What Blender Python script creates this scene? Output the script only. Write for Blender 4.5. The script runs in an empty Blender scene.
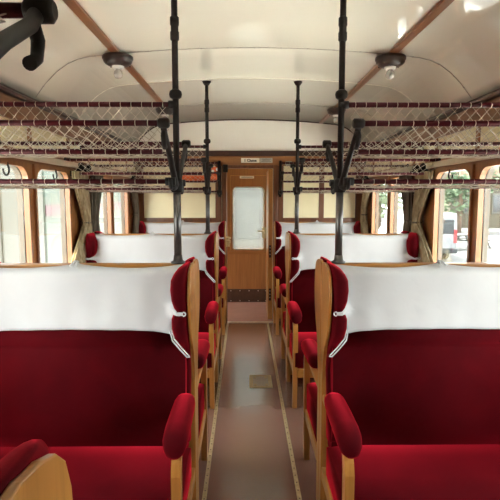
import bpy, bmesh, math, random
from mathutils import Vector, Matrix
random.seed(7)
sc = bpy.context.scene
C = sc.collection
PI = math.pi

# ------------------------------------------------------------ materials
def new_mat(name):
    m = bpy.data.materials.new(name); m.use_nodes = True
    nt = m.node_tree
    return m, nt, nt.nodes['Principled BSDF']

def lk(nt, a, b): nt.links.new(a, b)

def coords(nt, scale=(1, 1, 1)):
    tc = nt.nodes.new('ShaderNodeTexCoord'); mp = nt.nodes.new('ShaderNodeMapping')
    mp.inputs['Scale'].default_value = scale
    lk(nt, tc.outputs['Object'], mp.inputs['Vector'])
    return mp.outputs['Vector']

def noise(nt, vec, scale, detail=3, rough=.55, dist=0):
    n = nt.nodes.new('ShaderNodeTexNoise')
    n.inputs['Scale'].default_value = scale; n.inputs['Detail'].default_value = detail
    n.inputs['Roughness'].default_value = rough; n.inputs['Distortion'].default_value = dist
    lk(nt, vec, n.inputs['Vector']); return n

def ramp(nt, fac, stops):
    r = nt.nodes.new('ShaderNodeValToRGB')
    els = r.color_ramp.elements
    while len(els) < len(stops): els.new(.5)
    for e, (p, c) in zip(els, stops):
        e.position = p; e.color = (c[0], c[1], c[2], 1)
    lk(nt, fac, r.inputs['Fac']); return r

def bump(nt, h, b, strength, dist=.002):
    n = nt.nodes.new('ShaderNodeBump'); n.inputs['Strength'].default_value = strength
    n.inputs['Distance'].default_value = dist
    lk(nt, h, n.inputs['Height']); lk(nt, n.outputs['Normal'], b.inputs['Normal'])

def wood(name, c1, c2, axis='z', rough=.35, coat=0.0, fine=1.0):
    m, nt, b = new_mat(name)
    s = {'x': (1.2, 22, 22), 'y': (22, 1.2, 22), 'z': (22, 22, 1.2)}[axis]
    s = tuple(v*fine for v in s)
    v = coords(nt, s)
    n = noise(nt, v, 1.6, 5, .6, .4)
    r = ramp(nt, n.outputs['Fac'], [(.3, c1), (.7, c2)])
    lk(nt, r.outputs['Color'], b.inputs['Base Color'])
    b.inputs['Roughness'].default_value = rough
    b.inputs['Coat Weight'].default_value = coat; b.inputs['Coat Roughness'].default_value = .12
    bump(nt, n.outputs['Fac'], b, .12, .001)
    return m

def mottled(name, c1, c2, scale=8, rough=.5, metal=0.0, bmp=.0, spec=.5):
    m, nt, b = new_mat(name)
    n = noise(nt, coords(nt), scale, 4)
    r = ramp(nt, n.outputs['Fac'], [(.32, c1), (.68, c2)])
    lk(nt, r.outputs['Color'], b.inputs['Base Color'])
    b.inputs['Roughness'].default_value = rough; b.inputs['Metallic'].default_value = metal
    b.inputs['Specular IOR Level'].default_value = spec
    if bmp: bump(nt, n.outputs['Fac'], b, bmp, .003)
    return m

M = {}
M['oak'] = wood('oak_bench', (.33, .135, .024), (.50, .225, .052), 'z', .33, .3)
M['oak_x'] = wood('oak_rail', (.33, .135, .024), (.50, .225, .052), 'x', .33, .3)
M['oak_y'] = wood('oak_side_rail', (.33, .135, .024), (.50, .225, .052), 'y', .33, .3)
M['pillar'] = wood('window_wood', (.23, .085, .022), (.36, .145, .042), 'z', .35, .3)
M['lintel'] = wood('lintel_wood', (.22, .085, .022), (.34, .145, .042), 'y', .35, .3)
M['batten'] = wood('batten_wood', (.20, .07, .022), (.33, .13, .045), 'y', .3, .4)
M['mahog'] = wood('mahogany_upright', (.105, .034, .013), (.19, .07, .026), 'z', .3, .4)
M['mahog_x'] = wood('mahogany_rail', (.22, .085, .025), (.36, .15, .045), 'x', .3, .4)
M['dkwood'] = wood('dark_beam', (.035, .012, .008), (.06, .022, .013), 'x', .35, .2)
M['cornice'] = wood('cornice_wood', (.19, .085, .035), (.27, .125, .055), 'y', .4, .2)
M['doorwood'] = wood('door_veneer', (.26, .105, .033), (.37, .165, .055), 'z', .3, .3)
M['leafwood'] = wood('door_leaf_wood', (.42, .19, .05), (.58, .29, .09), 'z', .3, .3)
M['cream'] = mottled('cream_panel', (.80, .71, .44), (.84, .75, .48), 3, .38)
M['lunette'] = mottled('cream_paint', (.87, .84, .76), (.89, .86, .79), 2, .4)
M['iron'] = mottled('dark_iron', (.010, .008, .007), (.020, .016, .013), 30, .5, 0, 0, .18)
M['steel'] = mottled('worn_steel_tube', (.12, .115, .11), (.17, .16, .15), 25, .36, .85)
M['rod'] = mottled('maroon_rod', (.050, .003, .006), (.07, .005, .009), 20, .5, 0, 0, .2)
M['cord'] = mottled('net_cord', (.50, .44, .35), (.62, .56, .46), 60, .85)
M['brass'] = mottled('worn_brass', (.42, .33, .17), (.60, .50, .29), 40, .4, .55)
M['nail'] = mottled('nail_head', (.05, .035, .02), (.08, .06, .035), 40, .5, .4)
M['white_ceramic'] = mottled('white_ceramic', (.8, .79, .75), (.86, .85, .8), 10, .25)
M['brownbase'] = mottled('lamp_base_brown', (.022, .012, .009), (.045, .025, .018), 25, .35)
M['sign'] = mottled('sign_enamel', (.74, .68, .55), (.8, .75, .62), 30, .35)
M['grey_plate'] = mottled('grey_plate', (.36, .34, .29), (.45, .42, .36), 40, .4)
M['ink'] = mottled('dark_ink', (.02, .015, .012), (.03, .025, .02), 40, .5)
M['kick'] = mottled('kick_plate', (.055, .026, .016), (.085, .042, .026), 20, .4)
M['rivet'] = mottled('bright_rivet', (.6, .58, .52), (.75, .72, .66), 40, .3, .8)
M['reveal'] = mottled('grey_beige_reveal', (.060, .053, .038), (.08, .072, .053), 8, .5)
M['orange'] = mottled('orange_cloth', (.72, .12, .03), (.85, .19, .05), 14, .8)
M['seatbase'] = mottled('dark_red_base', (.045, .006, .006), (.06, .01, .008), 10, .7)
M['plain_trim'] = mottled('cream_rail_paint', (.62, .54, .38), (.68, .6, .44), 8, .4)

def velvet():
    m, nt, b = new_mat('red_velvet')
    v = coords(nt)
    n = noise(nt, v, 7, 3, .5, .3)
    n2 = noise(nt, v, 240, 2)
    r = ramp(nt, n.outputs['Fac'], [(.3, (.037, .0005, .0017)), (.7, (.056, .0007, .0023))])
    lk(nt, r.outputs['Color'], b.inputs['Base Color'])
    b.inputs['Roughness'].default_value = .85
    b.inputs['Specular IOR Level'].default_value = .05
    b.inputs['Sheen Weight'].default_value = .85
    b.inputs['Sheen Roughness'].default_value = .42
    b.inputs['Sheen Tint'].default_value = (1, .025, .055, 1)
    bump(nt, n2.outputs['Fac'], b, .15, .001)
    return m
M['velvet'] = velvet()

def linen():
    m, nt, b = new_mat('white_linen')
    v = coords(nt)
    n = noise(nt, v, 5, 3)
    r = ramp(nt, n.outputs['Fac'], [(.3, (.50, .50, .495)), (.7, (.545, .545, .54))])
    lk(nt, r.outputs['Color'], b.inputs['Base Color'])
    b.inputs['Roughness'].default_value = .85
    b.inputs['Specular IOR Level'].default_value = .2
    n2 = noise(nt, v, 14, 2, .5, .8)
    bump(nt, n2.outputs['Fac'], b, .18, .006)
    return m
M['linen'] = linen()

def floor_mat(name, c1, c2, r1, r2):
    m, nt, b = new_mat(name)
    v = coords(nt)
    n = noise(nt, v, 5, 6, .65)
    r = ramp(nt, n.outputs['Fac'], [(.3, c1), (.7, c2)])
    lk(nt, r.outputs['Color'], b.inputs['Base Color'])
    n2 = noise(nt, v, 3.2, 4)
    mr = nt.nodes.new('ShaderNodeMapRange')
    mr.inputs['To Min'].default_value = r1; mr.inputs['To Max'].default_value = r2
    lk(nt, n2.outputs['Fac'], mr.inputs['Value']); lk(nt, mr.outputs['Result'], b.inputs['Roughness'])
    b.inputs['Specular IOR Level'].default_value = .9
    b.inputs['Coat Weight'].default_value = .7; b.inputs['Coat Roughness'].default_value = .16; b.inputs['Coat IOR'].default_value = 1.6
    n3 = noise(nt, v, 5, 2)
    bump(nt, n3.outputs['Fac'], b, .02, .01)
    return m
M['lino'] = floor_mat('brown_linoleum', (.172, .092, .068), (.182, .099, .075), .13, .24)
M['lino_red'] = floor_mat('reddish_linoleum', (.33, .15, .115), (.42, .20, .15), .4, .55)

def ceiling_mat():
    m, nt, b = new_mat('gloss_cream_ceiling')
    v = coords(nt)
    n = noise(nt, v, 1.8, 3)
    r = ramp(nt, n.outputs['Fac'], [(.3, (.90, .88, .745)), (.7, (.92, .90, .77))])
    lk(nt, r.outputs['Color'], b.inputs['Base Color'])
    b.inputs['Roughness'].default_value = .045
    b.inputs['IOR'].default_value = 1.62
    n2 = noise(nt, v, 2.6, 2)
    bump(nt, n2.outputs['Fac'], b, .03, .05)
    return m
M['ceil'] = ceiling_mat()

def curtain_mat(name, a, b_, c):
    m, nt, b = new_mat(name)
    n = noise(nt, coords(nt, (30, 30, 1.5)), 1.3, 3)
    r = ramp(nt, n.outputs['Fac'], [(.3, a), (.5, b_), (.72, c)])
    lk(nt, r.outputs['Color'], b.inputs['Base Color'])
    b.inputs['Roughness'].default_value = .8; b.inputs['Specular IOR Level'].default_value = .2
    return m
M['curtain'] = curtain_mat('gold_striped_curtain', (.20, .15, .08), (.31, .245, .14), (.41, .34, .21))
M['curtain_dk'] = curtain_mat('shaded_curtain_and_tie', (.085, .07, .05), (.12, .10, .07), (.16, .135, .095))  # curtain cloth with shade put into its colour; tie bands use it too

def glass_mat(name, tint=(.97, .99, .98), haze=0.0, ior=1.45):
    m, nt, b = new_mat(name)
    nt.nodes.remove(b)
    out = nt.nodes['Material Output']
    tr = nt.nodes.new('ShaderNodeBsdfTransparent'); tr.inputs['Color'].default_value = (*tint, 1)
    gl = nt.nodes.new('ShaderNodeBsdfGlossy'); gl.inputs['Roughness'].default_value = .03
    lw = nt.nodes.new('ShaderNodeLayerWeight'); lw.inputs['Blend'].default_value = .5
    pw = nt.nodes.new('ShaderNodeMath'); pw.operation = 'POWER'; pw.inputs[1].default_value = 5
    lk(nt, lw.outputs['Facing'], pw.inputs[0])
    fr = nt.nodes.new('ShaderNodeMath'); fr.operation = 'MULTIPLY_ADD'; fr.inputs[1].default_value = .9; fr.inputs[2].default_value = .035
    lk(nt, pw.outputs['Value'], fr.inputs[0])
    n = noise(nt, coords(nt), 3, 2)
    mx = nt.nodes.new('ShaderNodeMixShader')
    lk(nt, fr.outputs['Value'], mx.inputs['Fac'])
    src = tr.outputs['BSDF']
    if haze:
        tl = nt.nodes.new('ShaderNodeBsdfTranslucent'); tl.inputs['Color'].default_value = (.32, .335, .32, 1)
        df = nt.nodes.new('ShaderNodeBsdfDiffuse'); df.inputs['Color'].default_value = (.34, .355, .34, 1)
        ad = nt.nodes.new('ShaderNodeMixShader'); ad.inputs['Fac'].default_value = .4
        lk(nt, tl.outputs['BSDF'], ad.inputs[1]); lk(nt, df.outputs['BSDF'], ad.inputs[2])
        m2 = nt.nodes.new('ShaderNodeMixShader')
        mr = nt.nodes.new('ShaderNodeMapRange')
        mr.inputs['To Min'].default_value = max(0, haze-.05); mr.inputs['To Max'].default_value = min(1, haze+.05)
        lk(nt, n.outputs['Fac'], mr.inputs['Value']); lk(nt, mr.outputs['Result'], m2.inputs['Fac'])
        lk(nt, tr.outputs['BSDF'], m2.inputs[1]); lk(nt, ad.outputs['Shader'], m2.inputs[2])
        src = m2.outputs['Shader']
    lk(nt, src, mx.inputs[1]); lk(nt, gl.outputs['BSDF'], mx.inputs[2])
    lk(nt, mx.outputs['Shader'], out.inputs['Surface'])
    return m
M['glass'] = glass_mat('window_glass')
M['frost'] = glass_mat('dusty_glass', (.94, .95, .93), .45)

def bulb_mat():
    m, nt, b = new_mat('bulb_glass')
    b.inputs['Base Color'].default_value = (.95, .95, .93, 1)
    b.inputs['Transmission Weight'].default_value = .7; b.inputs['Roughness'].default_value = .08
    n = noise(nt, coords(nt), 20, 2)
    return m
M['bulb'] = bulb_mat()

# ------------------------------------------------------------ mesh builder
class MB:
    def __init__(s): s.bm = bmesh.new(); s.mi = 0
    def _mark(s, faces, smooth=False):
        for f in faces: f.material_index = s.mi; f.smooth = smooth
    def box(s, lo, hi, bev=0.0, seg=2, smooth=False):
        lo = Vector(lo); hi = Vector(hi)
        lo, hi = Vector(map(min, lo, hi)), Vector(map(max, lo, hi))
        vs = [s.bm.verts.new((x, y, z)) for x in (lo.x, hi.x) for y in (lo.y, hi.y) for z in (lo.z, hi.z)]
        q = [(0, 1, 3, 2), (4, 6, 7, 5), (0, 4, 5, 1), (2, 3, 7, 6), (0, 2, 6, 4), (1, 5, 7, 3)]
        fs = [s.bm.faces.new([vs[i] for i in a]) for a in q]
        s._mark(fs, smooth)
        if bev:
            es = list({e for f in fs for e in f.edges})
            r = bmesh.ops.bevel(s.bm, geom=es, offset=bev, segments=seg, affect='EDGES', profile=.5)
            s._mark(r['faces'], smooth or seg > 2)
            if smooth:
                for f in fs:
                    if f.is_valid: f.smooth = True
        return s
    def prism(s, pts, axis, a, b, smooth=False, bev=0.0):
        """polygon pts in the two other axes (in x,y,z order), extruded along axis from a to b"""
        def P(p, w):
            return {'x': (w, p[0], p[1]), 'y': (p[0], w, p[1]), 'z': (p[0], p[1], w)}[axis]
        v0 = [s.bm.verts.new(P(p, a)) for p in pts]; v1 = [s.bm.verts.new(P(p, b)) for p in pts]
        n = len(pts)
        fs = [s.bm.faces.new(v0), s.bm.faces.new(v1[::-1])]
        side = [s.bm.faces.new((v0[i], v1[i], v1[(i+1) % n], v0[(i+1) % n])) for i in range(n)]
        s._mark(fs); s._mark(side, smooth)
        if bev:
            es = [e for f in fs for e in f.edges]
            r = bmesh.ops.bevel(s.bm, geom=list(set(es)), offset=bev, segments=2, affect='EDGES', profile=.5)
            s._mark(r['faces'], True)
        return s
    def tube(s, pts, r, n=8, caps=True, smooth=True):
        pts = [Vector(p) for p in pts]
        rs = r if isinstance(r, (list, tuple)) else [r]*len(pts)
        rings = []
        up = None
        for i, p in enumerate(pts):
            t = (pts[min(i+1, len(pts)-1)] - pts[max(i-1, 0)]).normalized()
            if up is None:
                up = Vector((0, 0, 1)) if abs(t.z) < .9 else Vector((0, 1, 0))
            u = t.cross(up)
            if u.length < 1e-5: u = t.cross(Vector((1, 0, 0)))
            u.normalize(); w = u.cross(t).normalized(); up = w
            rings.append([s.bm.verts.new(p + (u*math.cos(2*PI*k/n) + w*math.sin(2*PI*k/n))*rs[i]) for k in range(n)])
        fs = []
        for a, b in zip(rings, rings[1:]):
            for k in range(n): fs.append(s.bm.faces.new((a[k], a[(k+1) % n], b[(k+1) % n], b[k])))
        s._mark(fs, smooth)
        if caps:
            s._mark([s.bm.faces.new(rings[0][::-1]), s.bm.faces.new(rings[-1])])
        return s
    def lathe(s, prof, c=(0, 0, 0), axis='z', n=20, smooth=True):
        """prof [(r, h)] about axis through c"""
        c = Vector(c); rings = []
        for r, h in prof:
            ring = []
            for k in range(n):
                a = 2*PI*k/n
                p, q = r*math.cos(a), r*math.sin(a)
                d = {'z': (p, q, h), 'x': (h, p, q), 'y': (q, h, p)}[axis]
                ring.append(s.bm.verts.new(c + Vector(d)))
            rings.append(ring)
        fs = []
        for a, b in zip(rings, rings[1:]):
            for k in range(n): fs.append(s.bm.faces.new((a[k], a[(k+1) % n], b[(k+1) % n], b[k])))
        s._mark(fs, smooth)
        s._mark([s.bm.faces.new(rings[0][::-1]), s.bm.faces.new(rings[-1])])
        return s
    def loft(s, rings, smooth=True, caps=True):
        R = [[s.bm.verts.new(p) for p in r] for r in rings]
        n = len(R[0]); fs = []
        for a, b in zip(R, R[1:]):
            for k in range(n): fs.append(s.bm.faces.new((a[k], a[(k+1) % n], b[(k+1) % n], b[k])))
        s._mark(fs, smooth)
        if caps: s._mark([s.bm.faces.new(R[0][::-1]), s.bm.faces.new(R[-1])], smooth)
        return s
    def ring_prism(s, inner, outer, axis, a, b):
        """closed ring between two same-length outlines, extruded along axis"""
        def P(p, w):
            return {'x': (w, p[0], p[1]), 'y': (p[0], w, p[1]), 'z': (p[0], p[1], w)}[axis]
        L = [[s.bm.verts.new(P(p, w)) for p in o] for o in (inner, outer) for w in (a, b)]
        ia, ib, oa, ob = L; n = len(inner); fs = []
        for i in range(n):
            j = (i+1) % n
            fs += [s.bm.faces.new((ia[i], ia[j], oa[j], oa[i])), s.bm.faces.new((ib[i], ob[i], ob[j], ib[j])),
                   s.bm.faces.new((ia[i], ib[i], ib[j], ia[j])), s.bm.faces.new((oa[i], oa[j], ob[j], ob[i]))]
        s._mark(fs); return s
    def build(s, name, mats, parent=None, **props):
        bmesh.ops.recalc_face_normals(s.bm, faces=s.bm.faces)
        me = bpy.data.meshes.new(name); s.bm.to_mesh(me); s.bm.free()
        for m in (mats if isinstance(mats, (list, tuple)) else [mats]): me.materials.append(m)
        o = bpy.data.objects.new(name, me); C.objects.link(o)
        if parent: o.parent = parent
        for k, v in props.items(): o[k] = v
        return o

def structure(o): o['kind'] = 'structure'; return o
def tag(o, label, cat, group=None):
    o['label'] = label; o['category'] = cat
    if group: o['group'] = group
    return o
def thing(name, label, cat, loc=(0, 0, 0), rz=0, group=None):
    o = bpy.data.objects.new(name, None); C.objects.link(o)
    o.empty_display_size = .1
    o.location = loc; o.rotation_euler = (0, 0, rz)
    return tag(o, label, cat, group)
def copy_tree(o, parent=None):
    c = o.copy(); C.objects.link(c)
    if parent is not None: c.parent = parent
    for ch in [x for x in bpy.data.objects if x.parent == o]: copy_tree(ch, c)
    return c
def dup(o, loc, rz, label, group=None):
    c = copy_tree(o); c.location = loc; c.rotation_euler = (0, 0, rz); c['label'] = label
    if group: c['group'] = group
    return c

# ------------------------------------------------------------ the plan
AX = [0.40, 2.195, 3.995, 5.795]       # axes of the back-to-back bench pairs
BAYS = [1.24, 3.05, 4.85]         # window bays; rear bay left out, wall closed there to cut light
HW = 1.35; YB = -1.55; YP = 5.93; YE = 7.07

def ceil_z(x):
    x = abs(x)
    if x < 1.0: return 2.398 - .055*(x/1.0)**2
    t = (x-1.0)/.36
    return 2.343 - .05*t - .235*t**2.2

# ------------------------------------------------------------ the setting
mb = MB(); mb.box((-HW, YB, -.06), (HW, YP, 0)); structure(mb.build('floor', M['lino']))
mb = MB(); mb.box((-HW, YP, -.06), (HW, YE+.05, 0)); structure(mb.build('trim_vestibule_floor', M['lino_red']))
# ceiling: a curved skin with thickness
mb = MB()
N = 48
xs = [-1.36 + 2.72*i/N for i in range(N+1)]
low = [(x, ceil_z(x)) for x in xs]
pts = low + [(x, 2.52) for x in reversed(xs)]
rows = []
bm = mb.bm
Y0, Y1 = YB, YE+.06
va = [bm.verts.new((p[0], Y0, p[1])) for p in pts]; vb = [bm.verts.new((p[0], Y1, p[1])) for p in pts]
n = len(pts)
for i in range(n):
    f = bm.faces.new((va[i], va[(i+1) % n], vb[(i+1) % n], vb[i])); f.smooth = i < N
for i in range(N):
    bm.faces.new((va[i], va[i+1], va[n-2-i], va[n-1-i])); bm.faces.new((vb[i], vb[i+1], vb[n-2-i], vb[n-1-i]))
structure(mb.build('ceiling', M['ceil']))

WIN_Z = (.86, 1.675); WIN_HW = .285
def win_centres():
    out = []
    for c in BAYS:
        for k in (-1, 1): out.append(c + k*.345)
    return out
def wall_side(sgn, name):
    x0, x1 = sgn*HW, sgn*(HW+.06)
    wc = win_centres()
    mb = MB()
    mb.mi = 0                                           # cream above
    mb.box((x0, YB, 1.775), (x1, YE+.06, 2.52))
    mb.mi = 1                                           # wood below and between
    mb.box((x0, YB, -.06), (x1, YE+.06, .835))
    edges = [YB] + [e for c in sorted(wc) for e in (c-.31, c+.31)] + [6.14]
    for a, b in zip(edges[0::2], edges[1::2]): mb.box((x0, a, .835), (x1, b, 1.70))
    mb.mi = 2
    mb.box((x0, 6.86, .835), (x1, YE+.06, 1.70))
    mb.box((x0, YB, 1.70), (x1, YE+.06, 1.775))
    structure(mb.build(name, [M['cream'], M['pillar'], M['lintel']]))
wall_side(-1, 'wall_left'); wall_side(1, 'wall_right')

def rr_outline(y0, y1, z0, z1, rt, rb, n=7):
    pts = []
    for cx, cz, r, a0 in ((y1-rb, z0+rb, rb, -90), (y1-rt, z1-rt, rt, 0), (y0+rt, z1-rt, rt, 90), (y0+rb, z0+rb, rb, 180)):
        for k in range(n):
            a = math.radians(a0 + 90*k/(n-1)); pts.append((cx + r*math.cos(a), cz + r*math.sin(a)))
    return pts
def rect_match(y0, y1, z0, z1, n=7):
    pts = []
    c = [(y1, z0), (y1, z1), (y0, z1), (y0, z0)]
    mids = [((y0+y1)/2, z0), (y1, (z0+z1)/2), ((y0+y1)/2, z1), (y0, (z0+z1)/2)]
    for i in range(4):
        for k in range(n):
            t = k/(n-1)
            # walk towards the corner then away, staying near it
            e = .06
            d_in = (0, 0)
            if t < .5:
                f = (1-2*t)*e; 
                prev = c[i-1]
                L = math.hypot(prev[0]-c[i][0], prev[1]-c[i][1])
                pts.append((c[i][0] + (prev[0]-c[i][0])/L*f, c[i][1] + (prev[1]-c[i][1])/L*f))
            else:
                f = (2*t-1)*e; nx = c[(i+1) % 4]
                L = math.hypot(nx[0]-c[i][0], nx[1]-c[i][1])
                pts.append((c[i][0] + (nx[0]-c[i][0])/L*f, c[i][1] + (nx[1]-c[i][1])/L*f))
    return pts
wn = 0
def window(sgn, c, hw=WIN_HW, latch=True):
    global wn
    wn += 1
    z0, z1 = WIN_Z
    e = bpy.data.objects.new('window_%d' % wn, None); C.objects.link(e); e['kind'] = 'structure'
    e.location = (sgn*HW, c, 0)
    inn = rr_outline(-hw, hw, z0, z1, .095, .03); out = rect_match(-hw-.025, hw+.025, z0-.025, z1+.025)
    MB().ring_prism(inn, out, 'x', -sgn*.014, sgn*.018).build('frame', M['pillar'], e)
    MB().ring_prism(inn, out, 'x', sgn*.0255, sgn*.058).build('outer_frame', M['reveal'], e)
    MB().prism(rr_outline(-hw, hw, z0, z1, .095, .03), 'x', sgn*.019, sgn*.025).build('pane', M['glass'], e)
    if latch:
        m = MB()
        p = []
        for k in range(13):
            a = PI*(1+k/12)
            p.append((-sgn*.020, .034*math.cos(a), z1-.025+.034*math.sin(a)))
        m.tube(p, .0055, 6)
        m.tube([(-sgn*.020, .034, z1-.025), (-sgn*.010, .034, z1+.012)], .006, 6)
        m.build('pull_handle', M['iron'], e)
for sgn in (-1, 1):
    for c in win_centres(): window(sgn, c)
    # vestibule side door light
    window(sgn, 6.5, .335, False)

# cornices, dark edge, curtain rail and little posts on the cream band
tn = [0]
def trim(mb, mat):
    tn[0] += 1
    return structure(mb.build('trim_%d' % tn[0], mat))
for s in (-1, 1):
    trim(MB().box((s*1.352, YB, 1.925), (s*1.325, YP-.02, 2.045), .006), M['cornice'])
    trim(MB().prism([(s*1.35, 2.046), (s*1.30, 2.046), (s*1.30, 2.062), (s*1.335, 2.092), (s*1.35, 2.092)], 'y', YB, YP-.02), M['dkwood'])
    m = MB()
    for c in BAYS:
        for d in (0, -.66, .66): m.box((s*1.351, c+d-.02, 1.775), (s*1.338, c+d+.02, 1.925), .003)
    trim(m, M['lintel'])
    # ceiling batten
    m = MB(); x = s*.825; z = ceil_z(x)
    m.box((x-.024, YB, z-.016), (x+.024, YP-.02, z+.003), .004)
    trim(m, M['batten'])
# transverse seam covers and the cable runs on the ceiling
def ceil_path(y, x0, x1, dz, n=40): return [(x0+(x1-x0)*i/n, y, ceil_z(x0+(x1-x0)*i/n)-dz) for i in range(n+1)]
for y in (3.92, 2.10, .28):
    m = MB()
    for (a, b) in zip(ceil_path(y, -1.3, 1.3, 0), ceil_path(y, -1.3, 1.3, 0)[1:]):
        m.bm.faces.new([m.bm.verts.new(v) for v in ((a[0], y-.007, a[2]-.0015), (b[0], y-.007, b[2]-.0015), (b[0], y+.007, b[2]-.0015), (a[0], y+.007, a[2]-.0015))])
    bmesh.ops.remove_doubles(m.bm, verts=m.bm.verts, dist=1e-5)
    r = bmesh.ops.extrude_face_region(m.bm, geom=list(m.bm.faces))
    bmesh.ops.translate(m.bm, vec=(0, 0, .004), verts=[v for v in r['geom'] if isinstance(v, bmesh.types.BMVert)])
    trim(m, M['ceil'])
for y in (3.13, 1.30, 4.93):
    m = MB().tube(ceil_path(y, -1.33, 1.33, .002), .0022, 6)
    for i in range(-8, 9): 
        x = i*.16
        m.box((x-.004, y-.006, ceil_z(x)-.006), (x+.004, y+.006, ceil_z(x)+.002))
    trim(m, M['grey_plate'])

# floor strips in brass with dark nails
for x0, x1 in ((-.262, -.266), (.212, .212)):
    m = MB(); m.mi = 0
    m.prism([(x0-.011, YB), (x0+.011, YB), (x1+.011, YP-.08), (x1-.011, YP-.08)], 'z', 0, .003)
    m.mi = 1
    y = YB+.05
    while y < YP-.12:
        xx = x0+(x1-x0)*(y-YB)/(YP-YB)
        m.lathe([(.0045, .0025), (.004, .0042), (.001, .0048)], (xx, y, 0), n=8); y += .07
    trim(m, [M['brass'], M['nail']])

# ------------------------------------------------------------ end partition
DX0, DX1 = -.272, .275; FZ = 1.87           # opening
mb = MB()
mb.mi = 0
mb.box((-HW, YP, 2.035), (HW, YP+.05, 2.52))                                # lunette
mb.mi = 1
for s in (-1, 1):
    a, b = (DX1+.05, HW) if s > 0 else (-HW, DX0-.05)
    mb.box((a, YP, 0), (b, YP+.05, 1.20))
    mb.mi = 2
    mb.box((a, YP, 1.20), (b, YP+.05, 1.98))
    mb.mi = 1
structure(mb.build('wall_end', [M['lunette'], M['mahog'], M['cream']]))
trim(MB().box((-HW, YP-.025, 1.975), (HW, YP+.05, 2.037), .005), M['dkwood'])
trim(MB().box((-HW, YP-.014, 1.862), (HW, YP+.05, 1.974), .004), M['mahog_x'])
# brown bead along the arch
trim(MB().tube(ceil_path(YP-.004, -1.33, 1.33, .004), .009, 8), M['dkwood'])
# panel frames on either side of the door
m = MB()
for s in (-1, 1):
    o = -.005
    c1 = s*.845
    m.box((s*.33+o, YP-.012, 1.20), (s*1.34, YP, 1.255), .003)
    m.box((c1-.03, YP-.012, 1.25), (c1+.03, YP, 1.865), .003)
    m.box((s*1.34, YP-.012, 1.25), (s*1.245, YP, 1.865), .003)
    m.box((s*.33+o, YP-.012, 1.25), (s*.40+o, YP, 1.865), .003)
trim(m, M['mahog'])
# door frame
m = MB()
m.box((DX0-.055, YP-.03, 0), (DX0, YP+.08, FZ), .004)
m.box((DX1, YP-.03, 0), (DX1+.05, YP+.08, FZ), .004)
m.box((DX0-.055, YP-.02, 1.835), (DX1+.05, YP+.08, FZ), .004)
trim(m, M['mahog'])
trim(MB().box((DX0, YP-.07, 0), (DX1, YP+.0, .006), .002), M['rivet'])
# vestibule door standing open against the right side
d = bpy.data.objects.new('door_1', None); C.objects.link(d); structure(d)
d.location = (DX1-.027, YP+.085, 0)
MB().box((-.026, 0, .01), (.026, .56, 1.825), .003).build('leaf', M['leafwood'], d)
for z in (.86, .33):
    m = MB(); m.mi = 0; m.box((-.017, -.004, z-.09), (.012, .0, z+.06), .001)
    m.mi = 1
    for k in (-.05, -.01, .03): m.lathe([(.006, -.007), (.006, -.003)], (-.003, 0, z+k), 'y', 8)
    m.build('lock_plate', [M['kick'], M['rivet']], d)
# brass striker on the left jamb
m = MB()
m.box((-.03, -.012, -.075), (.03, 0, .045), .003); m.box((-.012, -.03, -.03), (.04, -.01, .0), .003)
m.tube([(-.01, -.03, .03), (.045, -.035, .03)], .008)
o = m.build('door_latch', M['brass']); o.location = (-.25-.02, YP-.031, .99)
tag(o, 'brass latch on the left jamb of the doorway', 'latch')
m = MB().box((-.028, -.03, -.045), (.028, 0, .045), .004); m.lathe([(.016, -.036), (.016, -.028)], (0, 0, 0), 'y', 12)
o = m.build('black_switch_box', M['iron']); o.location = (-.285, YP-.031, 1.83)
tag(o, 'small black box at the top left corner of the door frame', 'box')

# far end wall of the vestibule with its door
mb = MB()
mb.box((-HW, YE, 0), (-.33, YE+.05, 2.52)); mb.box((.33, YE, 0), (HW, YE+.05, 2.52)); mb.box((-.33, YE, 1.98), (.33, YE+.05, 2.52))
structure(mb.build('wall_vestibule_end', M['cream']))
d = bpy.data.objects.new('door_2', None); C.objects.link(d); structure(d); d.location = (0, YE, 0)
WX0, WX1, WZ0, WZ1 = -.225, .205, .765, 1.635
MB().ring_prism(rr_outline(WX0, WX1, WZ0, WZ1, .06, .03), rect_match(-.33, .33, .0, 1.98), 'y', 0, .04).build('panel', M['doorwood'], d)
MB().ring_prism(rr_outline(WX0, WX1, WZ0, WZ1, .06, .03), rr_outline(WX0-.012, WX1+.012, WZ0-.012, WZ1+.012, .07, .04), 'y', -.008, .0).build('window_bead', M['rivet'], d)
MB().prism(rr_outline(WX0, WX1, WZ0, WZ1, .06, .03), 'y', .018, .024).build('pane', M['frost'], d)
MB().box((-.29, -.012, .69), (.265, 0, .735), .004).build('sill_rail', M['mahog_x'], d)
m = MB(); m.mi = 0
m.box((-.31, -.006, .0), (.31, 0, .19), .002)
m.mi = 1
for x in (-.26, -.13, 0, .13, .24):
    for z in (.165, .02): m.lathe([(.008, -.010), (.006, -.006)], (x, 0, z), 'y', 8)
m.build('kick_plate', [M['kick'], M['rivet']], d)
m = MB().box((.185, -.014, .92), (.245, 0, 1.07), .003); m.tube([(.21, -.05, 1.02), (.12, -.05, 1.025)], .010); m.tube([(.21, -.05, 1.02), (.21, 0, 1.02)], .010)
m.tube([(.21, -.04, 1.02), (.225, -.04, .95)], .008)
m.build('door_handle', M['brass'], d)
m = MB()
for x in (-.262, .248): m.box((x-.004, -.008, .75), (x+.004, 0, 1.80))
m.box((-.262, -.008, 1.795), (.248, 0, 1.803))
m.build('bead_moulding', M['leafwood'], d)

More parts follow.
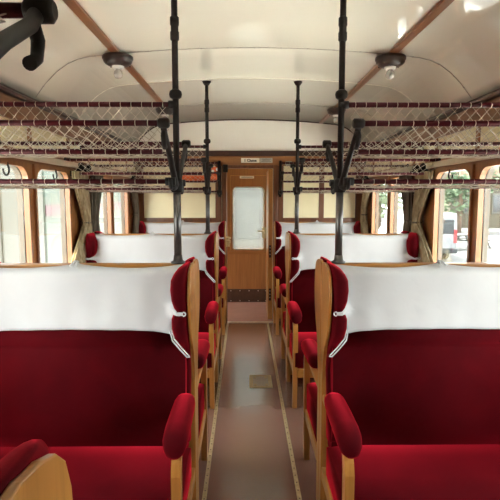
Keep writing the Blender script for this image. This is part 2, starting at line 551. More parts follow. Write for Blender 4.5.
def text_mesh(body, size):
    cu = bpy.data.curves.new('lettering', 'FONT'); cu.body = body; cu.size = size; cu.extrude = .0006
    cu.align_x = 'CENTER'; cu.align_y = 'CENTER'; cu.offset = size*.04; cu.resolution_u = 3
    t = bpy.data.objects.new('lettering_source', cu); C.objects.link(t)
    bpy.context.view_layer.update()
    me = bpy.data.meshes.new_from_object(t.evaluated_get(bpy.context.evaluated_depsgraph_get()))
    bpy.data.objects.remove(t); bpy.data.curves.remove(cu)
    me.name = 'lettering'; return me
def plate(name, x, y, z, w, h, mat, label, cat='sign', body=None, lines=0):
    m = MB().box((-w/2, -.006, -h/2), (w/2, 0, h/2), .0015)
    e = m.build(name, mat); e.location = (x, y, z); tag(e, label, cat)
    if body:
        me = text_mesh(body, h*.80); me.materials.clear(); me.materials.append(M['ink'])
        t = bpy.data.objects.new('lettering', me); C.objects.link(t); t.parent = e
        t.location = (0, -.0068, -.002); t.rotation_euler = (PI/2, 0, 0)
    return e
plate('class_sign', .005, YP-.0145, 1.925, .215, .054, M['sign'], 'cream sign reading 1 Classe above the door', body='1 Classe')
e = plate('notice_plate', .192, YP-.0145, 1.925, .145, .054, M['grey_plate'], 'small grey plate right of the class sign above the door')
m = MB()
for k, wd in ((.014, .11), (.002, .09), (-.011, .115)): m.box((-wd/2, -.0068, k-.002), (wd/2, -.0060, k+.002))
m.build('print_lines', M['ink'], e)
plate('number_plate', .455, YP-.0145, 1.89, .075, .05, M['grey_plate'], 'grey square plate on the beam behind the right far pole')
e = plate('door_label', -.03, YE-.0005, 1.775, .20, .034, M['sign'], 'narrow pale label on the far door above its window', 'label')
MB().box((-.08, -.0068, -.003), (.08, -.0060, .004)).build('print_lines', M['ink'], e)

# wall behind the camera
mb = MB().box((-HW, YB-.05, -.06), (HW, YB, 2.52)); structure(mb.build('wall_back', M['cream']))

# floor hatch
m = MB(); m.mi = 0
m.ring_prism([(-.062, -.105), (.062, -.105), (.062, .105), (-.062, .105)], [(-.092, -.14), (.092, -.14), (.092, .14), (-.092, .14)], 'z', 0.0005, .004)
m.mi = 1; m.box((-.062, -.105, .0005), (.062, .105, .003))
m.mi = 0
for a in (-1, 1):
    for b in (-1, 1): m.box((a*.035, b*.065, .003), (a*.055, b*.095, .007))
o = m.build('floor_hatch', [M['brass'], M['grey_plate']]); o.location = (.068, 3.95, 0)
tag(o, 'small square brass floor plate in the middle of the aisle', 'floor plate')

# ------------------------------------------------------------ benches
def wing_outline():
    """side board seen from the aisle: (y, z), y negative to the front"""
    P = [(-.004, .70), (-.004, 1.205), (-.03, 1.216), (-.07, 1.219), (-.12, 1.214), (-.16, 1.201), (-.187, 1.178), (-.204, 1.135), (-.208, 1.08),
         (-.204, 1.02), (-.190, .965), (-.160, .915), (-.125, .875), (-.095, .835), (-.078, .78), (-.07, .70)]
    return P
PAD = [(.46, .026, -.165, -.085), (.62, .026, -.135, -.07), (.76, .026, -.10, -.06), (.82, .026, -.115, -.06), (.86, .027, -.140, -.05), (.89, .029, -.170, -.05),
       (.92, .032, -.198, -.048), (.96, .035, -.222, -.045), (1.00, .035, -.230, -.04), (1.026, .030, -.226, -.04), (1.038, .026, -.221, -.04), (1.05, .030, -.226, -.04),
       (1.08, .035, -.232, -.035), (1.12, .037, -.233, -.03), (1.16, .036, -.226, -.025), (1.185, .030, -.212, -.02), (1.203, .023, -.192, -.02), (1.214, .015, -.168, -.022), (1.221, .007, -.145, -.03)]
def sup(t, e): 
    c, s = math.cos(t), math.sin(t)
    return math.copysign(abs(c)**e, c), math.copysign(abs(s)**e, s)
def make_bench(a, label):
    """faces -Y; a = +1 when the aisle is on its +X side"""
    r = thing('train_bench', label, 'bench', group='red velvet benches along the aisle')
    W = .505
    # backrest
    prof = [(-.03, .40), (-.03, 1.170), (-.05, 1.188), (-.08, 1.188), (-.10, 1.172), (-.112, 1.10), (-.128, 1.0), (-.142, .92), (-.148, .885), (-.143, .878),
            (-.150, .865), (-.165, .75), (-.175, .6), (-.172, .50), (-.155, .43), (-.12, .40)]
    m = MB(); m.prism(prof, 'x', -W+.03, W-.03, smooth=True)
    m.build('backrest', M['velvet'], r)
    # seat cushion with crowned top
    rings = []
    nx = 14
    sp = [(-.14, .30), (-.14, .435), (-.17, .448), (-.30, .468), (-.45, .470), (-.56, .452), (-.605, .42), (-.615, .375), (-.605, .32), (-.58, .30)]
    for i in range(nx+1):
        x = -W+.012 + (2*W-.024)*i/nx
        t = abs(2*i/nx-1)
        k = 1 - .5*max(0, (t-.8)/.2)**2
        rings.append([(x, y, .30 + (z-.30)*(.86+.14*k) if z > .3 else z) for y, z in sp])
    MB().loft(rings).build('seat', M['velvet'], r)
    # wooden parts
    m = MB().box((-W, -.028, 1.175), (W, -.004, 1.208), .005); m.build('top_rail', M['oak_x'], r)
    MB().box((-W+.03, -.029, .05), (W-.03, -.006, 1.17)).build('back_board', M['oak'], r)
    for s in (-1, 1):
        x0, x1 = s*(W-.03), s*W
        m = MB().box((x0, -.066, 0), (x1, -.004, .86), .004)
        m.prism(wing_outline(), 'x', s*(W-.013), x1, bev=.003); m.build('side_panel', M['oak'], r)
        rings = []
        for z, hw, yf, yb in PAD:
            cx = s*(W-.0135-hw); cy = (yf+yb)/2; hy = (yb-yf)/2
            rings.append([(cx + hw*sup(2*PI*k/18, .8)[0], cy + hy*sup(2*PI*k/18, .8)[1], z) for k in range(18)])
        MB().loft(rings).build('wing_pad', M['velvet'], r)
        # front leg and rails
        y0, y1 = -.60, -.555
        m = MB()
        if s == a:
            m.loft([[(s*(W-.03)+dx*s, yy, z) for dx, yy in ((0, y0-o_), (.032, y0-o_), (.032, y1-o_), (0, y1-o_))] for z, o_ in ((0, -.03), (.2, -.012), (.42, 0), (.56, 0), (.60, -.012), (.635, -.04))], smooth=False)
        else:
            m.box((x0, y0+.03, 0), (x1, y1, .40), .004)
        m.build('leg', M['oak'], r)
        MB().box((x0+.004*s, -.56, .235), (x1-.003*s, -.066, .295), .004).build('side_rail', M['oak_y'], r)
        if s == a:
            m = MB().box((x0+.003*s, -.565, .60), (x1-.002*s, -.066, .632), .006)
            m.build('arm_rail', M['oak_y'], r)
            rings = []
            L = [(-.600, .010, -.030), (-.597, .026, -.026), (-.582, .038, -.016), (-.55, .044, -.006), (-.50, .045, 0), (-.38, .044, .004), (-.27, .042, .005), (-.24, .038, .004), (-.225, .028, .003), (-.22, .010, .002)]
            for y, q, dz in L:
                rings.append([(s*(W-.020) + q*1.0*sup(2*PI*k/16, .85)[0], y, .672+dz + q*.92*sup(2*PI*k/16, .85)[1]) for k in range(16)])
            MB().loft(rings).build('armrest_pad', M['velvet'], r)
    MB().box((-W+.03, -.60, .235), (W-.03, -.575, .298), .004).build('front_rail', M['oak_x'], r)
    return r
BX = .785
GB = 'red velvet benches along the aisle'
L0 = make_bench(1, 'red velvet double bench facing the camera, nearest whole bench left of the aisle')
L0.location = (-BX, AX[1], 0)
R0 = make_bench(-1, 'red velvet double bench facing the camera, nearest whole bench right of the aisle')
R0.location = (BX, AX[1], 0)
dup(R0, (-BX, AX[0], 0), PI, 'red bench seen from behind, its rounded oak wing filling the bottom left corner')
dup(R0, (-BX, AX[1], 0), PI, 'red bench facing away, back to back with the nearest left bench')
dup(L0, (BX, AX[1], 0), PI, 'red bench facing away, back to back with the nearest right bench')
dup(L0, (-BX, AX[2], 0), 0, 'red bench facing the camera, second row left of the aisle')
dup(R0, (BX, AX[2], 0), 0, 'red bench facing the camera, second row right of the aisle')
dup(R0, (-BX, AX[2], 0), PI, 'red bench facing away behind the second left bench, only its arm showing')
dup(L0, (BX, AX[2], 0), PI, 'red bench facing away behind the second right bench, only its arm showing')
dup(L0, (-BX, AX[3]+.11, 0), 0, 'red bench against the end partition, left of the door')
dup(R0, (BX, AX[3]+.11, 0), 0, 'red bench against the end partition, right of the door')

# ------------------------------------------------------------ headrest cloths
def back_y(z):
    T = [(.85, -.152), (.885, -.148), (.92, -.142), (1.0, -.128), (1.10, -.112), (1.18, -.10), (1.21, -.085)]
    if z <= T[0][0]: return T[0][1]
    for (z0, y0), (z1, y1) in zip(T, T[1:]):
        if z <= z1: return y0 + (y1-y0)*(z-z0)/(z1-z0)
    return T[-1][1]
def sm(t): t = max(0, min(1, t)); return t*t*(3-2*t)
def edge_x(v):
    """half width of the cloth by height fraction v (0 top, 1 bottom), as x"""
    T = [(0, .500), (.04, .484), (.12, .458), (.25, .447), (.40, .447), (.52, .456), (.60, .480), (.64, .490), (.68, .476), (.78, .454), (.92, .447), (1, .450)]
    for (a, x0), (b, x1) in zip(T, T[1:]):
        if v <= b: return x0 + (x1-x0)*(v-a)/(b-a) - .02
    return T[-1][1] - .02
def make_cloth(label, seed):
    rnd = random.Random(seed)
    m = MB(); NX, NZ = 44, 22
    ph = [rnd.uniform(0, 6) for _ in range(4)]
    def P(i, j):
        u = -1 + 2*i/NX; v = j/NZ
        x = u*edge_x(v)
        au = abs(u)
        sag = .030*math.sin(PI*min(1, au))**1.0 if True else 0
        sag = .014*(math.sin(PI*au))**.8
        ztop = 1.213 - sag + (.006 if au < .03 else 0)
        zbot = .940 + .008*(1-au**2) - .014*au**8
        z = ztop + (zbot-ztop)*v
        y = back_y(z) - .006
        e = sm((abs(x)-.405)/.045)
        mid = math.exp(-((v-.64)/.07)**2)
        y -= e*mid*.108
        if z > 1.192: y = y + (-.042-y)*min(1, (z-1.192)/.018)       # drawn back over the rail
        y -= .0025*math.sin(9*u+ph[0]+4*v) * (1-v*.4) + .002*math.sin(23*u+ph[1])*v
        return (x, y, z)
    G = [[m.bm.verts.new(P(i, j)) for j in range(NZ+1)] for i in range(NX+1)]
    for i in range(NX):
        for j in range(NZ):
            f = m.bm.faces.new((G[i][j], G[i+1][j], G[i+1][j+1], G[i][j+1])); f.smooth = True
    bm = m.bm
    bmesh.ops.recalc_face_normals(bm, faces=bm.faces)
    ext = bmesh.ops.extrude_face_region(bm, geom=list(bm.faces))
    bmesh.ops.translate(bm, vec=(0, -.0025, 0), verts=[v for v in ext['geom'] if isinstance(v, bmesh.types.BMVert)])
    r = m.build('headrest_cloth', M['linen'])
    tag(r, label, 'headrest cloth', 'white headrest cloths tied over the benches')
    for s in (-1, 1):
        # side tab round the pinch of the wing
        m = MB()
        m.box((s*.452, -.238, 1.028), (s*.478, -.234, 1.042), .0015)
        p = [(s*(.478+.011*math.sin(t)), -.237, 1.035+.008*math.cos(t)) for t in [PI*k/8 for k in range(9)]]
        m.tube(p, .003, 6)
        m.build('side_tab', M['linen'], r)
        # lower strap: a narrow loop running down and outwards
        m = MB()
        d = .007
        m.tube([(s*.420, -.152, .948), (s*.436, -.198, .922), (s*.468, -.214, .890), (s*.497, -.214, .858), (s*.500, -.214, .852), (s*(.497-d), -.214, .858-d), (s*(.468-d), -.214, .890-d), (s*(.436-d), -.198, .922-d), (s*(.420-d), -.152, .948-d)], .0032, 6)
        m.build('strap', M['linen'], r)
    m = MB().tube([(-.012, -.095, 1.21), (-.004, -.06, 1.226), (0, -.02, 1.216), (.004, -.06, 1.226), (.012, -.095, 1.21)], .005, 6)
    m.build('top_tie', M['linen'], r)
    return r
cl = make_cloth('white linen headrest cloth tied across the nearest left bench', 1); cl.location = (-BX, AX[1], 0)
cr = make_cloth('white linen headrest cloth tied across the nearest right bench', 2); cr.location = (BX, AX[1], 0)
GC = 'white headrest cloths tied over the benches'
dup(cr, (-BX, AX[2], 0), 0, 'white headrest cloth on the second left bench', GC)
dup(cl, (BX, AX[2], 0), 0, 'white headrest cloth on the second right bench', GC)
dup(cl, (-BX, AX[3]+.11, 0), 0, 'white headrest cloth on the end bench left of the door', GC)
dup(cr, (BX, AX[3]+.11, 0), 0, 'white headrest cloth on the end bench right of the door', GC)

# ------------------------------------------------------------ luggage racks
# profile (y, z) of the rods from the near lip over the bottom to the far lip, plus the ridge
RODS = [(-.35, 1.765, .0105), (-.255, 1.672, .0105), (-.165, 1.562, .010), (.165, 1.545, .007), (.245, 1.695, .007), (.35, 1.765, .0105)]
RIDGE = (0, 1.893, .011)
def interp(path, t):
    L = [math.hypot(b[0]-a[0], b[1]-a[1]) for a, b in zip(path, path[1:])]
    d = t*sum(L)
    for (a, b), l in zip(zip(path, path[1:]), L):
        if d <= l or (a, b) == (path[-2], path[-1]):
            k = min(1, d/l); return (a[0]+(b[0]-a[0])*k, a[1]+(b[1]-a[1])*k)
        d -= l
def net_panel(m, path, x0, x1, cell, rad, sag, rnd):
    tot = sum(math.hypot(b[0]-a[0], b[1]-a[1]) for a, b in zip(path, path[1:]))
    nx = max(2, round((x1-x0)/cell)); nt = max(2, round(tot/cell))
    def P(i, j):
        y, z = interp(path, j/nt)
        w = math.sin(PI*j/nt)
        return Vector((x0+(x1-x0)*i/nx + rnd.uniform(-.003, .003)*(0 < i < nx), y, z - sag*w + rnd.uniform(-.004, .004)*w))
    G = {}
    for i in range(2*nx+1):
        for j in range(2*nt+1):
            if (i+j) % 2 == 0: G[i, j] = P(i/2, j/2)
    for (i, j), p in G.items():
        for di in (-1, 1):
            q = G.get((i+di, j+1))
            if q is not None: m.tube([p, q], rad, 3, caps=False)
def rack(sgn, yc, label, half=False):
    """sgn -1 left wall, +1 right wall; half: near side only, against a wall"""
    rnd = random.Random(int(yc*100)+sgn)
    r = thing('luggage_rack', label, 'luggage rack', (0, yc, 0), 0, 'net luggage racks over the benches')
    xa, xb = sgn*.375, sgn*1.349          # pole end, wall end
    lo, hi = min(xa, xb), max(xa, xb)
    rods = RODS[:3] if half else RODS
    allr = rods + [RIDGE if not half else (-.02, RIDGE[1], RIDGE[2])]
    for y, z, q in allr:
        MB().tube([(lo, y, z), (hi, y, z)], q, 10).build('rod', M['rod'], r)
    m = MB(); cell = .048 if yc < 3 else .055; rad = .0014 if yc < 3 else .0017
    l2, h2 = lo+.02, hi-.012
    if not half:
        seg = [[p_[:2] for p_ in RODS[0:2]], [RODS[1][:2], RODS[4][:2]], [p_[:2] for p_ in RODS[4:6]], [p_[:2] for p_ in RODS[2:4]], [(0, 1.893), (.0, 1.68)]]
        sg = [.006, .012, .006, .010, 0]
    else:
        seg = [[p_[:2] for p_ in RODS[0:2]], [RODS[1][:2], (-.02, 1.68)], [RODS[2][:2], (-.02, 1.55)], [(-.02, 1.893), (-.02, 1.68)]]
        sg = [.006, .012, .010, 0]
    for s_, g in zip(seg, sg): net_panel(m, s_, l2, h2, cell, rad, g, rnd)
    for y, z, q in allr:                 # cord loops whipped round the rods
        x = l2+.02
        while x < h2:
            m.lathe([(q+.0008, -.0012), (q+.0022, 0), (q+.0008, .0012)], (x, y, z), 'x', 8); x += .045
    m.build('net', M['cord'], r)
    # pole-end bracket: forked arms, lip knobs, lower hooks, ridge lug
    def arm(ya, far):
        k = 1 if far else -1
        m = MB(); x = sgn*.355
        y_top, z_top = k*.35, 1.765
        m.tube([(x, k*.01, 1.545), (x, k*.07, 1.575), (x, k*.15, 1.63), (x, k*.24, 1.69), (x, k*.32, 1.735), (x, y_top, z_top)], [.013, .013, .012, .011, .011, .012], 16)
        m.tube([(sgn*.331, y_top, z_top), (sgn*.336, y_top, z_top), (sgn*.368, y_top, z_top), (sgn*.374, y_top, z_top)], [.012, .018, .018, .012], 24)
        m.tube([(x, k*.325, 1.745), (x, k*.345, 1.722), (x, k*.338, 1.695), (x, k*.312, 1.682)], [.010, .010, .009, .010], 14)
        # hook holding the low rod
        z_l = 1.562 if not far else 1.545
        pts = []
        for i in range(11):
            a = math.radians(-30 + 230*i/10)
            pts.append((x, k*.165 - k*.026*math.cos(a), z_l - .026*math.sin(a)))
        m.tube(pts, .008, 6)
        zk = z_l + (.02 if far else 0)
        m.tube([(sgn*.338, k*.165, zk), (sgn*.378, k*.165, zk)], .017, 10)
        m.tube([(x, k*.01, 1.545), (x, k*.09, 1.535), (x, k*.165, z_l-.02)], .010, 8)
        return m.build('bracket', M['iron'], r)
    arm(-.35, False)
    if not half: arm(.35, True)
    m = MB()
    m.tube([(sgn*.35, 0, RIDGE[1]), (sgn*.385, 0, RIDGE[1])], .017, 10)
    m.lathe([(.022, -.03), (.027, -.02), (.027, .02), (.022, .03)], (sgn*.355, 0 if not half else -.03, 1.55), 'z', 12)
    if half: m.tube([(sgn*.355, -.03, 1.50), (sgn*.355, -.03, 1.92)], .016, 10)
    m.build('bracket_collar', M['iron'], r)
    for y, z, q in allr: MB().tube([(sgn*1.349, y, z), (sgn*1.339, y, z)], .020, 10).build('wall_flange', M['iron'], r)
    return r
rack(-1, AX[0], 'dark bracket end of the nearest luggage rack, poking into the top left corner')
rack(-1, AX[1], 'maroon net luggage rack over the nearest left bench')
rack(1, AX[1], 'maroon net luggage rack over the nearest right bench')
rack(-1, AX[2], 'maroon net luggage rack over the second left bench')
rack(1, AX[2], 'maroon net luggage rack over the second right bench')
rack(-1, YP-.016, 'net luggage rack on the end partition, left of the door', True)
rack(1, YP-.016, 'net luggage rack on the end partition, right of the door', True)

# ------------------------------------------------------------ support poles
def pole(sgn, yc, label):
    r = thing('support_pole', label, 'pole', (sgn*.355, yc, 0), 0, 'iron poles rising from the bench backs')
    zc = ceil_z(.355)
    m = MB(); m.tube([(0, 0, 1.225), (0, 0, 1.53)], .0165, 14); m.build('lower_tube', M['steel'], r)
    m = MB(); m.tube([(0, 0, 1.53), (0, 0, zc-.001)], .0135, 14); m.build('upper_tube', M['iron'], r)
    m = MB()
    m.lathe([(.014, 1.915), (.025, 1.922), (.028, 1.935), (.025, 1.948), (.014, 1.956)], n=14)
    m.build('clamp_ball', M['iron'], r); m = MB()
    m.lathe([(.014, 2.155), (.019, 2.16), (.019, 2.19), (.016, 2.195), (.016, 2.215), (.019, 2.22), (.019, 2.25), (.014, 2.255)], n=14)
    m.build('coupling', M['iron'], r)
    m = MB().lathe([(.032, 1.210), (.032, 1.217), (.021, 1.222), (.018, 1.245)], n=16); m.build('foot', M['steel'], r)
    m = MB().lathe([(.018, zc-.03), (.030, zc-.012), (.035, zc-.001)], n=16); m.build('ceiling_cap', M['iron'], r)
    return r
pole(-1, AX[1], 'dark iron pole rising from the nearest left bench back')
pole(1, AX[1], 'dark iron pole rising from the nearest right bench back')
pole(-1, AX[2], 'thinner looking iron pole behind, rising from the second left bench back')
pole(1, AX[2], 'thinner looking iron pole behind, rising from the second right bench back')
pole(-1, AX[0], 'iron pole beside the camera on the left')

# ------------------------------------------------------------ ceiling lamps
def lamp(x, y, label):
    z = ceil_z(x)-.014
    r = thing('ceiling_lamp', label, 'ceiling lamp', (x, y, z), 0, 'brown ceiling lamps with bare bulbs')
    MB().lathe([(.084, .0), (.092, -.006), (.092, -.022), (.085, -.028), (.085, -.038), (.074, -.050), (.055, -.060), (.03, -.062)], n=28).build('base', M['brownbase'], r)
    for a in (.6, 2.4, 3.9, 5.3): MB().lathe([(.006, -.044), (.004, -.056)], (.075*math.cos(a), .075*math.sin(a), 0), n=8).build('screw', M['nail'], r)
    MB().lathe([(.034, -.056), (.036, -.062), (.034, -.074), (.026, -.078)], n=20).build('socket', M['white_ceramic'], r)
    pr = [(.014, -.074), (.016, -.082), (.024, -.092), (.028, -.106), (.026, -.120), (.018, -.130), (.004, -.134)]
    MB().lathe(pr, n=18).build('bulb', M['bulb'], r)
    return r
lamp(-.825, 3.13, 'brown ceiling lamp with bare bulb, near left on the wooden batten')
lamp(.825, 3.13, 'brown ceiling lamp with bare bulb, near right on the wooden batten')
lamp(-.825, 4.93, 'far left brown ceiling lamp, seen behind the near left pole')
lamp(.825, 4.93, 'far right brown ceiling lamp, seen behind the near right pole')

# ------------------------------------------------------------ curtains
def curtain(sgn, y_top, y_tie, y_bot, label, mat, wt=.15, wb=.27, zt=1.69, z_tie=1.30, name='curtain'):
    r = thing(name, label, 'curtain', (sgn*1.33, y_tie, 0), 0, 'curtains tied back beside the windows')
    rings = []; n = 96
    rnd = random.Random(int(y_tie*1000)*3+sgn)
    ph = rnd.uniform(0, 6)
    for k in range(25):
        z = zt + (.88-zt)*k/24
        if z > z_tie:
            t = (zt-z)/(zt-z_tie); yc = y_top+(y_tie-y_top)*sm(t); w = wt*(1-t**1.6) + .036*t**1.6; dx = .028+.004*t
        else:
            t = (z_tie-z)/(z_tie-.88); yc = y_tie+(y_bot-y_tie)*sm(t); w = .036 + (wb-.036)*min(1, t*1.5)**.8; dx = .032-.002*t
        ring = []
        for i in range(n):
            a = 2*PI*i/n
            f = 1 + .5*math.cos(13*a+ph+.8*math.sin(z*6)) + .14*math.cos(22*a+2*ph)
            th = .024 + .010*abs(z-z_tie)
            ring.append((-sgn*dx*1.0 + th*math.cos(a)*f, yc - y_tie + w*math.sin(a)*(1+.10*math.cos(9*a+ph)), z))
        rings.append(ring)
    MB().loft(rings).build('cloth', mat, r)
    ring = [(-sgn*.031+.029*math.cos(a), .043*math.sin(a), z_tie) for a in [2*PI*i/20 for i in range(21)]]
    m = MB().tube(ring, .008, 8)
    m.tube([(-sgn*.005, 0, z_tie), (sgn*.016, 0, z_tie+.01)], .007, 6)
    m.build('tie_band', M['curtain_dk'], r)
    return r
for s, side in ((-1, 'left'), (1, 'right')):
    curtain(s, 3.82, 3.93, 3.81, 'gold striped curtain tied back beside the %s window, nearer of the pair' % side, M['curtain'])
    curtain(s, 4.25, 4.14, 4.21, 'curtain painted darker for shade, tied back on the %s, behind the gold one' % side, M['curtain_dk'], .12, .17)
curtain(1, 5.55, 5.70, 5.62, 'gold curtain tied back by the end partition on the right', M['curtain'], .09, .15)
curtain(-1, 5.62, 5.72, 5.68, 'curtain painted darker for shade, tied back by the end partition on the left', M['curtain_dk'], .07, .09)
# curtain rails with dark finials
for s, side in ((-1, 'left'), (1, 'right')):
    for yc, where in ((3.05, 'near'), (4.85, 'far')):
        r = thing('curtain_rail', 'pale curtain rail above the %s %s windows' % (where, side), 'curtain rail', (s*1.33, yc, 1.735), 0, 'curtain rails above the windows')
        MB().box((-.012, -.80, -.02), (.012, .80, .02), .004).build('rail', M['plain_trim'], r)
        for k in (-1, 1):
            m = MB().lathe([(.012, -.03), (.026, -.02), (.030, 0), (.026, .02), (.010, .03)], (-s*.02, k*.815, -.005), 'y', 12)
            m.lathe([(.008, -.02), (.022, -.01), (.024, .004), (.016, .018)], (-s*.045, k*.80, -.045), 'z', 10)
            m.lathe([(.008, -.02), (.018, -.01), (.020, .004), (.012, .016)], (-s*.02, k*.76, -.040), 'z', 10)
            m.build('finial', M['iron'], r)

# ------------------------------------------------------------ orange bundle on the end rack
m = MB()
rings = []
for k in range(13):
    t = k/12; x = -.80 + .42*t
    hh = .042*(1-.5*abs(2*t-1)**4)+.006*math.sin(9*t); hy = .085*(1-.3*abs(2*t-1)**4)
    rings.append([(x, -.10 + hy*sup(2*PI*i/20, .7)[0] + .004*math.sin(5*i+7*t), .0 + hh*sup(2*PI*i/20, .7)[1]) for i in range(20)])
m.loft(rings)
o = m.build('orange_bundle', M['orange']); o.location = (0, YP-.016, 1.722)
tag(o, 'orange cloth bundle lying in the end luggage rack left of the door', 'bundle')
m = MB(); m.mi = 0
m.box((-.05, -.05, -.05), (.05, .05, .045), .012, 3)
m.lathe([(.03, -.062), (.03, -.05)], (.0, 0, -.005), 'y', 14)
m.mi = 1; m.lathe([(.017, -.066), (.017, -.06)], (.0, 0, -.005), 'y', 12); m.box((.035, -.056, .0), (.052, -.05, .03))
o = m.build('red_box', [M['orange'], M['white_ceramic']]); o.location = (-.425, YP-.066, 1.80)
tag(o, 'small red-orange box with a white disc, up beside the left door jamb', 'box')

# ------------------------------------------------------------ outside
m = MB().box((-6.2, -40, -1.16), (6.2, 110, -1.1)); structure(m.build('ground', mottled('pale_gravel', (.48, .47, .44), (.58, .57, .54), 3, .9)))
for a, b in ((-60, -6.2), (6.2, 60)):
    m = MB().box((a, -40, -1.16), (b, 110, -1.1)); structure(m.build('ground', mottled('grey_yard', (.030, .030, .028), (.042, .042, .039), .8, .9)))
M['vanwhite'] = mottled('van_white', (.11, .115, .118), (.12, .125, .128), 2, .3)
M['tyre'] = mottled('tyre', (.02, .02, .02), (.03, .03, .03), 10, .8)
M['darkglass'] = mottled('dark_glass', (.015, .018, .02), (.02, .024, .026), 4, .1)
M['redlamp'] = mottled('red_lens', (.12, .004, .006), (.15, .006, .008), 30, .25)
M['leaf'] = mottled('pale_foliage', (.085, .125, .07), (.14, .185, .115), 6, .8)
M['leaf2'] = mottled('mid_foliage', (.065, .105, .055), (.12, .165, .095), 6, .8)
M['bark'] = mottled('bark', (.10, .07, .05), (.15, .11, .08), 8, .9)
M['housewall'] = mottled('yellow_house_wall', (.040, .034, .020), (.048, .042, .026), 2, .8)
M['roof'] = mottled('roof_tiles', (.20, .10, .07), (.26, .14, .10), 5, .8)
M['timber'] = mottled('grey_timber', (.020, .018, .014), (.032, .028, .023), 8, .8)
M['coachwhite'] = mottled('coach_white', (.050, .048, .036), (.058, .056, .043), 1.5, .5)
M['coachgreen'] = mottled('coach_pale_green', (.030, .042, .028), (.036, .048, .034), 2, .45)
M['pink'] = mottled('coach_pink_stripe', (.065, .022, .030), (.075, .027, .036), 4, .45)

# van
v = thing('van', 'white van parked outside the right windows, red tail lamp showing', 'van', (7.55, 20.0, -1.1))
pf = [(0, .35), (0, 1.0), (.06, 1.85), (.14, 1.95), (3.4, 1.95), (3.75, 1.80), (4.35, 1.15), (4.95, .95), (5.05, .75), (5.05, .35)]
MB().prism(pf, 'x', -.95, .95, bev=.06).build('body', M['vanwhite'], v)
m = MB().box((-.80, -.012, 1.12), (-.03, .06, 1.70), .02); m.box((.03, -.012, 1.12), (.80, .06, 1.70), .02); m.build('rear_window', M['darkglass'], v)
m = MB().box((-.96, 3.0, 1.15), (.96, 3.7, 1.65), .03); m.box((-.957, 1.2, 1.15), (.957, 2.6, 1.65), .03); m.build('side_window', M['darkglass'], v)
for s in (-1, 1): MB().box((s*.80, -.03, .75), (s*.94, .05, 1.30), .02).build('tail_lamp', M['redlamp'], v)
MB().box((-.96, -.08, .33), (.96, .1, .55), .03).build('bumper', M['darkglass'], v)
MB().box((-.26, -.02, .85), (.26, .01, .96), .01).build('number_panel', M['grey_plate'], v)
for s in (-1, 1):
    for y in (.95, 4.0): MB().lathe([(.2, -.1), (.32, -.1), (.34, -.06), (.34, .06), (.32, .1), (.2, .1)], (s*.84, y, .34), 'x', 20).build('wheel', M['tyre'], v)
# parked coach on the left
c = thing('parked_coach', 'pale railway coach with a pink stripe on the next track, outside left windows', 'railway coach', (-3.7, 0, -1.1))
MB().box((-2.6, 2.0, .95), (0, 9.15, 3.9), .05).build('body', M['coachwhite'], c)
MB().box((-2.6, 9.16, .95), (0, 16.5, 3.9), .05).build('green_section', M['coachgreen'], c)
MB().box((-.01, 9.2, 2.25), (.012, 16.3, 2.45)).build('stripe', M['pink'], c)
m = MB()
for y in (5.6, 6.3, 6.9, 7.5, 8.2): m.box((-.02, y, 1.1), (.012, y+.05, 3.6))
m.build('vertical_strip', M['housewall'], c)
MB().box((-2.4, 2.5, .42), (-.2, 16.0, .95), .03).build('underframe', M['iron'], c)
for y in (3.5, 5.5, 13.0, 15.0):
    m = MB()
    for s in (-.35, -1.85): m.lathe([(.3, -.06), (.46, -.06), (.46, .06), (.3, .06)], (s, y, .46), 'x', 20)
    m.build('wheelset', M['iron'], c)
m = MB().prism([(-2.6, 3.85), (0, 3.85), (-.25, 4.12), (-1.3, 4.3), (-2.35, 4.12)], 'y', 2.0, 16.5); m.build('roof', M['timber'], c)
# house
h = thing('house', 'pale yellow house beyond the van', 'house', (21.5, 42, -1.1))
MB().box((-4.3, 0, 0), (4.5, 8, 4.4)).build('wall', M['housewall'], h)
MB().prism([(-4.9, 4.3), (5.1, 4.3), (.1, 7.2)], 'y', -.5, 8.5).build('roof', M['roof'], h)
for x in (-3.2, -.8, 1.6):
    f = MB().box((x, -.06, 1.2), (x+1.1, .02, 2.9), .02).build('window', M['coachwhite'], h)
    MB().box((x+.12, -.09, 1.35), (x+.98, -.05, 2.75)).build('pane', M['darkglass'], f)
MB().box((3.2, -.08, 0), (4.1, .02, 2.1), .02).build('house_door', M['timber'], h)
# timber stacks / benches by the van
for i, (x, y) in enumerate(((10.2, 24.5), (11.6, 25.5))):
    t = thing('picnic_table', ('wooden table just right of the parked van', 'second wooden table, further right of the van')[i], 'table', (x, y, -1.1), .3, 'wooden tables outside')
    MB().box((-.8, -.35, .70), (.8, .35, .75), .01).build('table_top', M['timber'], t)
    for s in (-1, 1):
        MB().box((-.8, s*.6-.12, .42), (.8, s*.6+.12, .46), .01).build('seat_board', M['timber'], t)
        m = MB().tube([(s*.6, -.65, 0), (s*.6, -.2, .72)], .04, 6); m.tube([(s*.6, .65, 0), (s*.6, .2, .72)], .04, 6); m.tube([(s*.6, -.6, .42), (s*.6, .6, .42)], .035, 6)
        m.build('leg_frame', M['timber'], t)
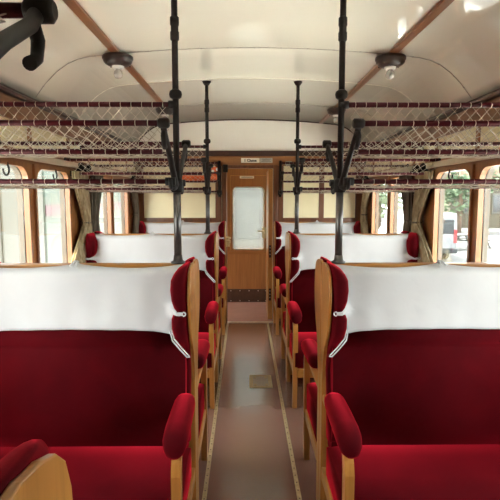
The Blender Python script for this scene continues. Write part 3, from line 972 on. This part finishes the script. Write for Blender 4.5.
# coach end added beyond the far door to darken its window
c = thing('added_coach_end', 'grey green coach end added to darken the far door window', 'railway coach', (0, 8.3, -1.1))
M['added_coachgrey'] = mottled('added_coach_end_paint', (.17, .19, .18), (.22, .24, .23), 1.5, .5)
MB().box((-1.4, 0, .9), (1.4, 2.4, 3.6), .12, 4).build('added_end_wall', M['added_coachgrey'], c)
MB().box((-.42, -.03, 1.05), (.42, .02, 3.0), .02).build('added_gangway_door', M['coachwhite'], c)
MB().box((-.22, -.045, 1.9), (.22, -.028, 2.75), .02).build('pane', M['darkglass'], c)
MB().box((-1.3, -.1, .45), (1.3, 2.4, .9), .03).build('underframe', M['iron'], c)
m = MB()
for y in (.6, 1.8): m.box((-.8, y-.45, .0), (.8, y+.45, .46), .04)
m.build('bogie', M['iron'], c)
# trees
def tree(x, y, hgt, rad, mat, label, seed):
    rnd = random.Random(seed)
    t = thing('tree', label, 'tree', (x, y, -1.1), 0, 'trees outside')
    m = MB().tube([(0, 0, 0), (.1, 0, hgt*.3), (0, .1, hgt*.6)], [.22, .16, .08], 8)
    for k in range(5):
        a = k*1.3; m.tube([(0, 0, hgt*.35), (rad*.5*math.cos(a), rad*.5*math.sin(a), hgt*.6)], [.08, .03], 6)
    m.build('trunk', M['bark'], t)
    m = MB()
    for k in range(1700):
        while True:
            p = Vector((rnd.uniform(-1, 1), rnd.uniform(-1, 1), rnd.uniform(-1, 1)))
            if .35 < p.length < 1: break
        lump = 1+.18*math.sin(5*p.x+seed)*math.cos(4*p.y+2*p.z)
        q = Vector((p.x*rad*lump, p.y*rad*lump, hgt*.58 + p.z*hgt*.42*lump))
        d = Vector((rnd.gauss(0, 1), rnd.gauss(0, 1), rnd.gauss(0, 1))).normalized()
        e = d.cross(Vector((0, 0, 1))); e.normalize(); g = d.cross(e)
        s = rnd.uniform(.14, .32)
        f = m.bm.faces.new([m.bm.verts.new(q+e*s*a_+g*s*b_) for a_, b_ in ((-1, 0), (0, -.6), (1, 0), (0, .6))])
    m.build('crown', mat, t)
TS = [(9.0, 34, 7.5, 3.2, 'leaf', 'pale green tree behind the white van'), (15.4, 36, 8.5, 2.6, 'leaf2', 'tree between the van and the yellow house'),
      (6.6, 47, 9.0, 3.6, 'leaf', 'tree seen through the far right window'), (14.5, 56, 11, 4.2, 'leaf2', 'tall tree behind the other trees on the right'),
      (-4.2, 40, 8, 3.2, 'leaf2', 'tree beyond the far door window, left'), (1.6, 36, 9, 3.0, 'leaf', 'tree beyond the far door window, right')]
for i, (x, y, hh, rr, mt, lb) in enumerate(TS): tree(x, y, hh, rr, M[mt], lb, i+3)

# ------------------------------------------------------------ sky and light
w = bpy.data.worlds.new('overcast_sky'); sc.world = w; w.use_nodes = True
nt = w.node_tree
bg = nt.nodes['Background']
tc = nt.nodes.new('ShaderNodeTexCoord')
nz = noise(nt, tc.outputs['Generated'], 2.2, 4)
rp = ramp(nt, nz.outputs['Fac'], [(.3, (.90, .96, 1.0)), (.7, (1.0, 1.0, .98))])
lk(nt, rp.outputs['Color'], bg.inputs['Color'])
bg.inputs['Strength'].default_value = 3.0
def sun(name, energy, rot, ang):
    l = bpy.data.lights.new(name, 'SUN'); l.energy = energy; l.angle = math.radians(ang); l.color = (1, .96, .9)
    o = bpy.data.objects.new(name, l); C.objects.link(o); o.rotation_euler = rot; o.location = (0, 0, 12)
sun('sun', 14.0, (math.radians(26), 0, math.radians(-100)), 8)

# ------------------------------------------------------------ camera
cam = bpy.data.cameras.new('camera'); co = bpy.data.objects.new('camera', cam); C.objects.link(co)
cam.sensor_width = 36; cam.lens = 36; cam.clip_start = .02; cam.clip_end = 400
p = math.atan(53/500); yw = math.atan(5.2/500)
co.location = (-.06, 0, 1.5)
co.rotation_euler = (PI/2 - p, 0, -yw)
sc.camera = co

sc.view_settings.view_transform = 'Standard'; sc.view_settings.look = 'None'
sc.view_settings.gamma = 1; sc.view_settings.use_curve_mapping = False
sc.view_settings.exposure = 2.38
sc.cycles.max_bounces = 12; sc.cycles.diffuse_bounces = 6; sc.cycles.transparent_max_bounces = 12
sc.cycles.sample_clamp_indirect = 8
sc.cycles.use_denoising = True
